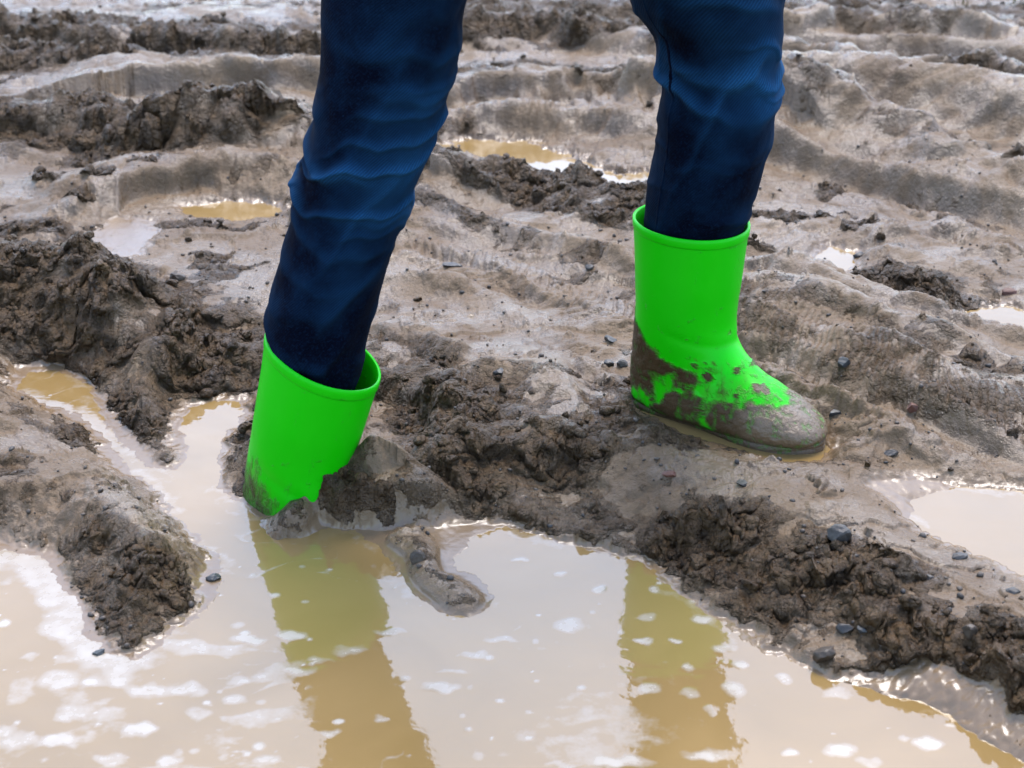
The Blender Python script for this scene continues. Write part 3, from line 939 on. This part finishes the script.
def leg(survey, y_foot, yhip, seed, foot_row, knee_row, nr=420, nc=220):
    S = catmull(survey, nr)
    th = np.linspace(0, 2 * np.pi, nc, endpoint=False)
    hip_row = -330
    rows, lx, rx = S.T
    V = []; s_acc = []
    for i in range(nr):
        k = (foot_row - rows[i]) / (foot_row - hip_row)
        yd = y_foot + (yhip - y_foot) * max(0, k) ** 1.3
        a = at_depth(lx[i], rows[i], yd); b = at_depth(rx[i], rows[i], yd)
        c = (a + b) / 2; r = (b[0] - a[0]) / 2
        V.append((c[0], c[1], c[2], r))
    V = np.array(V)
    out = np.zeros((nr, nc, 3)); fade = np.zeros((nr, nc))
    ct, st_ = np.cos(th), np.sin(th)
    sl = np.concatenate([[0], np.cumsum(np.linalg.norm(np.diff(V[:, :3], axis=0), axis=1))])
    T, Sg = np.meshgrid(th, sl)
    kn = np.interp(knee_row, rows, sl)
    near_knee = np.exp(-((Sg - kn) / .085) ** 2)
    low = smooth(sl[-1] - .16, sl[-1] - .05, Sg)
    # folds: soft crests running round the leg, broken up, tilting with the angle
    u = np.cos(T); v = np.sin(T)
    wsg = Sg + .012 * perlin(u * 1.6 + 5, v * 1.6 + Sg * 8, seed) + .02 * u * perlin(Sg * 6, Sg * 0 + 2, seed + 9)

    def crease(freq, tx, ty, sd, width):
        ph = wsg * freq + tx * u + ty * v + .38 * perlin(u * 1.1, v * 1.1 + Sg * 4, sd) + .06 * perlin(u * 4, v * 4 + Sg * 20, sd + 1)
        cell = np.floor(ph); fr = np.mod(ph, 1) - .5
        k = _hash((cell * 1).astype(np.int32), (cell * 0 + sd).astype(np.int32), sd)
        a0_ = _tab[1][k] * 6.283; ext = .9 + 1.4 * _tab[2][k]
        dang = np.abs(np.mod(T - a0_ + np.pi, 2 * np.pi) - np.pi)
        return (.35 + .65 * _tab[3][k]) * smooth(ext, ext * .35, dang) * np.where(fr < 0, np.exp(-(fr / (width * 1.1)) ** 2), np.exp(-(fr / (width * .6)) ** 2))
    c1 = crease(17, .30, .35, seed + 11, .26); c2 = crease(24, -.35, .25, seed + 12, .25); c3 = crease(9, 1.3, -.5, seed + 13, .12)
    c4 = crease(40, .3, -.3, seed + 14, .22)
    crest = np.clip(c1 + .8 * c2 + .4 * c3 + .4 * c4, 0, 1.5)
    disp = (.0024 + .0082 * near_knee + .0035 * low) * (c1 + .75 * c2) + (.001 + .003 * near_knee) * c3 + (.0006 + .0042 * near_knee + .001 * low) * c4 - .004 * near_knee
    disp += .0035 * perlin(u * 1.1 + 2, v * 1.1 + Sg * 6, seed + 5) + .0006 * fbm(u * 3, v * 3 + Sg * 26, seed + 6, 2)
    R = V[:, 3][:, None] + disp
    out[..., 0] = V[:, 0][:, None] + R * ct
    out[..., 1] = V[:, 1][:, None] + R * 1.02 * st_
    out[..., 2] = V[:, 2][:, None]
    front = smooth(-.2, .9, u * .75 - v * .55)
    fade = .0 + near_knee * front * .30 + .75 * np.clip(crest, 0, 1) * (near_knee * .85 + .10) + .08 * smooth(-.3, .6, perlin(u * 1.2, v + Sg * 5, seed + 8))  # worn knee, plus lit fold crests painted in as lighter cloth
    uv = np.stack([T / (2 * np.pi) * .45, Sg], -1)
    return out, np.clip(fade, 0, 1), uv, V, disp

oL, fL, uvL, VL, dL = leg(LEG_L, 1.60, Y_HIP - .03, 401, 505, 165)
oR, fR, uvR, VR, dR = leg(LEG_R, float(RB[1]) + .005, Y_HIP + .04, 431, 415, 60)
# hips above the frame
nc = 220
topL, topR = VL[0], VR[0]
hc = (topL[:3] + topR[:3]) / 2
hrings = []
for zz, rx_, ry_ in [(-.10, .10, .085), (-.05, .145, .10), (.0, .155, .108), (.06, .150, .105), (.12, .14, .10), (.16, .135, .098), (.165, .128, .092), (.10, .125, .09)]:
    th = np.linspace(0, 2 * np.pi, nc, endpoint=False)
    hrings.append(np.stack([hc[0] + rx_ * np.cos(th), hc[1] + ry_ * np.sin(th), np.full(nc, hc[2] + zz)], 1))
hip = np.array(hrings)
Vj = []; Fj = []; Aj = []; UVj = []; base = 0
for S, fade_lit, uv in ((oL, fL, uvL), (oR, fR, uvR), (hip, np.full(hip.shape[:2], .15), np.stack(np.meshgrid(np.linspace(0, .45, nc), np.linspace(0, .3, len(hip))), -1))):
    Vj.append(S.reshape(-1, 3)); Fj.append(grid_faces(S.shape[0], S.shape[1], True) + base); Aj.append(fade_lit.ravel()); UVj.append(uv.reshape(-1, 2)); base += S.shape[0] * S.shape[1]
Vj = np.vstack(Vj) - np.array(PL)[None]
Fj = np.vstack(Fj)[:, ::-1]
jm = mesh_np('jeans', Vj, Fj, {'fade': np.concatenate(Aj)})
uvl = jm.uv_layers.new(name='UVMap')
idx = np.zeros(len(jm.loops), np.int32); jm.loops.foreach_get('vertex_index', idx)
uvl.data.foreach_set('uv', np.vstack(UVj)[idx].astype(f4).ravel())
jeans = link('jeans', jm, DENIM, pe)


def seam_strip(o, V, ang, name):
    """raised double-stitched side seam that follows the cloth"""
    nr_, nc_ = o.shape[:2]
    j = int(ang / (2 * np.pi) * nc_) % nc_
    P = o[::2, j]; Q = o[::2, (j + 2) % nc_]; C = V[::2, :3].copy(); C[:, 2] = P[:, 2]
    out = (P - C); out /= np.linalg.norm(out, axis=1, keepdims=True)
    tan = (Q - P); tan /= np.linalg.norm(tan, axis=1, keepdims=True)
    prof = [(-.0022, -.0006), (-.0018, .0003), (-.0005, .0006), (.0005, .0006), (.0018, .0003), (.0022, -.0006)]
    R = np.array([P + tan * a + out * b for a, b in prof]).transpose(1, 0, 2)
    return R


for o_, V_, an in ((oR, VR, math.radians(212)),):
    R = seam_strip(o_, V_, an, 'seam')
    sm = mesh_np('seam', R.reshape(-1, 3) - np.array(PL)[None], grid_faces(R.shape[0], R.shape[1])[:, ::-1])
    so = link('seam', sm, DENIM, jeans)

# ------------------------------------------------------------------ stones and clods
def ico(sub=2):
    import bmesh
    bm = bmesh.new(); bmesh.ops.create_icosphere(bm, subdivisions=sub, radius=1)
    V = np.array([v.co[:] for v in bm.verts]); F = np.array([[v.index for v in f.verts] for f in bm.faces])
    bm.free(); return V, F


ICO3, ICO1 = ico(3), ico(1)


def rock_verts(seed, sx, sy, sz, base=ICO3, rough=.35, cuts=7):
    r = np.random.default_rng(seed)
    V = base[0].copy()
    for _ in range(cuts):                       # flat broken faces
        n = r.normal(size=3); n /= np.linalg.norm(n); k = r.uniform(.45, .85)
        d = V @ n; m = d > k
        V[m] -= n * ((d[m] - k) * .97)[:, None]
    V *= (1 + rough * .3 * perlin(V[:, 0] * 2 + seed, V[:, 1] * 2 + V[:, 2] * 1.7, seed % 97) + rough * .12 * perlin(V[:, 0] * 6, V[:, 1] * 6 + V[:, 2] * 5, seed % 89))[:, None]
    return V * np.array([sx, sy, sz])


ST_DARK = mat_plain('dark_stone', (.011, .009, .008), (.034, .028, .023), .5)
ST_GREY = mat_plain('grey_stone', (.024, .021, .019), (.055, .048, .042), .6)
ST_BLUE = mat_plain('bluish_stone', (.017, .018, .018), (.044, .044, .042), .5)
ST_RED = mat_plain('reddish_stone', (.055, .018, .010), (.11, .042, .024), .6)
ST_BROWN = mat_plain('brown_stone', (.022, .014, .008), (.058, .038, .022), .55)
GRIT = mat_plain('mixed_grit', (.008, .008, .009), (.085, .060, .040), .6, 25)
G_ST = 'stones lying on the mud'
STONES = [
    (839, 532, 22, 17, 18, ST_GREY, 'stone', 'dark grey angular stone on smooth mud beside the right-hand puddle'),
    (452, 264, 20, 9, 5, ST_DARK, 'stone', 'flat black chip on bright wet mud between the two legs'),
    (499, 371, 11, 8, 7, ST_DARK, 'stone', 'small black pebble on the mud above a low brown lump'),
    (610, 338, 13, 10, 7, ST_BLUE, 'stone', 'blue grey flat pebble in pale wet mud left of the muddy boot'),
    (608, 363, 12, 10, 9, ST_DARK, 'stone', 'round dark pebble, left one of the pair behind the muddy heel'),
    (622, 364, 11, 9, 8, ST_GREY, 'stone', 'round dark pebble of the pair, nearest to the muddy heel'),
    (843, 365, 12, 10, 9, ST_BLUE, 'stone', 'teal grey pebble on the crest of the tyre rut'),
    (834, 414, 12, 9, 9, ST_BLUE, 'stone', 'blue grey pebble in the crack above the toe of the muddy boot'),
    (912, 408, 10, 9, 9, ST_RED, 'stone', 'small reddish pebble on the dark side of the tyre rut'),
    (1009, 291, 14, 10, 8, ST_RED, 'stone', 'orange red pebble by the right edge near far dark clods'),
    (167, 106, 9, 9, 6, ST_RED, 'stone', 'red fragment in the smooth far rut'),
    (178, 275, 15, 12, 10, ST_BROWN, 'stone', 'brown rounded pebble alone on pale mud beside the crumbly mound'),
    (825, 653, 22, 17, 18, ST_BROWN, 'clod', 'dark mud clod at the waterline of the rough bank'),
    (846, 626, 18, 13, 11, ST_DARK, 'stone', 'black wet stone on the rough bank above the waterline clod'),
    (862, 629, 14, 9, 8, ST_BLUE, 'stone', 'shiny blue black chip touching a black stone on the bank'),
    (928, 577, 15, 9, 6, ST_DARK, 'stone', 'dark flat pebble on smooth mud below the right-hand puddle'),
    (902, 567, 8, 7, 6, ST_DARK, 'stone', 'tiny black pebble on smooth mud below the right-hand puddle'),
    (960, 556, 18, 9, 7, ST_GREY, 'stone', 'long grey stone at the foam edge of the right-hand puddle'),
    (418, 556, 15, 13, 14, ST_BROWN, 'clod', 'brown clod standing in shallow wet mud by the sunk boot'),
    (969, 631, 15, 12, 13, ST_BROWN, 'clod', 'brown squarish clod at the top of the rough bank'),
    (100, 653, 14, 9, 8, ST_BLUE, 'stone', 'blue black stone at the foam below the dark lump'),
    (213, 576, 17, 11, 7, ST_BLUE, 'stone', 'smooth bluish stone at the end of the dark lump by the water'),
    (1012, 591, 18, 8, 5, ST_DARK, 'stone', 'flat black chip by the right edge on smooth mud'),
    (669, 474, 18, 8, 6, ST_RED, 'stone', 'thin red brown fragment below the sole of the muddy boot'),
    (590, 268, 9, 7, 5, ST_GREY, 'stone', 'small grey pebble on wet mud left of the green boot shaft'),
    (858, 254, 12, 9, 7, ST_DARK, 'stone', 'black square pebble in the far pool between the dark clods'),
    (742, 483, 11, 9, 7, ST_DARK, 'stone', 'black pebble on the smooth mud just below the muddy toe'),
    (890, 452, 15, 8, 6, ST_DARK, 'stone', 'dark chip at the end of the crack right of the muddy toe'),
]
for i, (px, py, w, dpt, hpx, mat, cat, lab) in enumerate(STONES):
    p = ground_at(px, py + hpx * .35)
    sc = np.linalg.norm(p - CAM) / FPX
    v = rock_verts(500 + i * 3, w * sc * .56, dpt * sc * .62, hpx * sc * .62)
    me = mesh_np(cat, v, ICO3[1], smooth_sh=False)
    o = link('mud_clod' if cat == 'clod' else 'stone', me, mat)
    o.location = (float(p[0]), float(p[1]), ground_z(p[0], p[1]) + hpx * sc * .10)
    o.rotation_euler = (0, 0, random.uniform(-.5, .5))
    tag(o, lab, cat, G_ST if cat == 'stone' else 'separate mud clods')


def scatter(name, n, smin, smax, chooser, mats, seed, label, sink=.2):
    r = np.random.default_rng(seed)
    Vs, Fs, base = [], [], 0
    cnt = 0; tries = 0
    protos = [rock_verts(900 + seed + k, 1, 1, .8, ICO1 if smax < .005 else ICO2, .8, 4) for k in range(14)]
    FI = (ICO1 if smax < .005 else ICO2)[1]
    while cnt < n and tries < n * 60:
        tries += 1
        px, py = r.uniform(-60, 1084), 768 - 800 * r.random() ** .8
        if py < 2: continue
        q = at(px, py, 0)
        ri = int(round(np.interp(q[1], ROWS, np.arange(len(ROWS))))); ci = int(round(np.interp(q[0] / DROW[ri], SCOL, np.arange(len(SCOL)))))
        if r.random() > chooser(RO[ri, ci], WE[ri, ci], q): continue
        if WE[ri, ci] > .95: continue
        s = smin * (smax / smin) ** (r.random() ** 1.8)
        v = protos[r.integers(14)] * s * r.uniform(.7, 1.3, 3)
        a = r.uniform(0, 6.28); c, sn = math.cos(a), math.sin(a)
        v = np.column_stack([v[:, 0] * c - v[:, 1] * sn, v[:, 0] * sn + v[:, 1] * c, v[:, 2]])
        v += np.array([q[0], q[1], HH[ri, ci] + s * (.5 - sink)])
        Vs.append(v); Fs.append(FI + base); base += len(v); cnt += 1
    me = mesh_np(name, np.vstack(Vs), np.vstack(Fs), {'clod': np.ones(base), 'wet': np.zeros(base)})
    o = link(name, me, mats)
    return tag(o, label, kind='stuff')


ICO2 = ico(2)
scatter('gravel', 1500, .0012, .0042, lambda c, w, q: .3 + .5 * (q[1] < 3), GRIT, 3, 'dark grit and tiny stones strewn over the mud')
scatter('mud_crumbs', 900, .0025, .010, lambda c, w, q: max(0, c - .35) * 1.2 + .01, MUD, 5, 'loose crumbs of mud on the churned ridges')

# grass fringe beyond the far edge of the mud
def grass():
    r = np.random.default_rng(77)
    Vs, Fs = [], []; b = 0
    for _ in range(9000):
        y = r.uniform(4.05, 7.5); x = r.uniform(-.2, 3.5)
        if x < .85 + 1.0 * max(0, 4.45 - y) + .25 * math.sin(y * 5) - .9 * (y - 4.05) + r.normal() * .12: continue
        hgt = r.uniform(.02, .06); a = r.uniform(0, 6.28); l = r.uniform(.2, .9) * hgt; w = r.uniform(.0012, .003)
        z = float(np.interp(0, [0], [0])) - .005
        dx, dy = math.cos(a), math.sin(a)
        p = np.array([x, y, z + ground_z(x, y)])
        for k, t in enumerate((0, .5, 1)):
            c = p + np.array([dx * l * t * t, dy * l * t * t, hgt * t * (1 - .2 * t)])
            o_ = np.array([-dy, dx, 0]) * w * (1 - .9 * t)
            Vs += [c - o_, c + o_]
        Fs += [(b, b + 1, b + 3, b + 2), (b + 2, b + 3, b + 5, b + 4)]; b += 6
    me = mesh_np('grass', np.array(Vs), np.array(Fs))
    o = link('grass', me, mat_plain('yellow_grass', (.06, .07, .018), (.16, .14, .04), .6, 8, 0))
    return tag(o, 'yellow green grass along the far edge of the mud', kind='stuff')


grass()

# ------------------------------------------------------------------ light: overcast daylight
w = bpy.data.worlds.new('World'); SC.world = w; w.use_nodes = True
nt = w.node_tree
bg = nt.nodes['Background']
sky = N(nt, 'ShaderNodeTexSky', sky_type='NISHITA')
SUN_EL, SUN_AZ = math.radians(66), math.radians(16)      # azimuth measured from +Y towards +X
sky.sun_disc = False; sky.sun_elevation = SUN_EL; sky.sun_rotation = SUN_AZ
sky.air_density = 1.0; sky.dust_density = 1.5; sky.ozone_density = 1.0
hs = N(nt, 'ShaderNodeHueSaturation'); hs.inputs['Saturation'].default_value = .98
nt.links.new(sky.outputs['Color'], hs.inputs['Color'])
nt.links.new(hs.outputs['Color'], bg.inputs['Color'])
bg.inputs['Strength'].default_value = .15
ld = bpy.data.lights.new('sun', 'SUN'); ld.energy = .9; ld.angle = math.radians(28); ld.color = (1, .97, .93)
lo = bpy.data.objects.new('sun', ld); COL.objects.link(lo)
dirv = Vector((math.sin(SUN_AZ) * math.cos(SUN_EL), math.cos(SUN_AZ) * math.cos(SUN_EL), math.sin(SUN_EL)))
lo.rotation_euler = dirv.to_track_quat('Z', 'Y').to_euler()

# ------------------------------------------------------------------ camera and view
cd = bpy.data.cameras.new('camera'); co_ = bpy.data.objects.new('camera', cd); COL.objects.link(co_)
cd.sensor_width = 36; cd.lens = 36 * FPX / 1024
co_.location = (0, 0, H); co_.rotation_euler = (math.pi / 2 - PITCH, 0, 0)
cd.clip_start = .05; cd.clip_end = 1000
cd.dof.use_dof = True; cd.dof.focus_distance = 1.86; cd.dof.aperture_fstop = 9
SC.camera = co_
SC.view_settings.view_transform = 'Standard'; SC.view_settings.look = 'None'
SC.view_settings.gamma = 1; SC.view_settings.use_curve_mapping = False
SC.view_settings.exposure = 2.15
SC.render.film_transparent = False
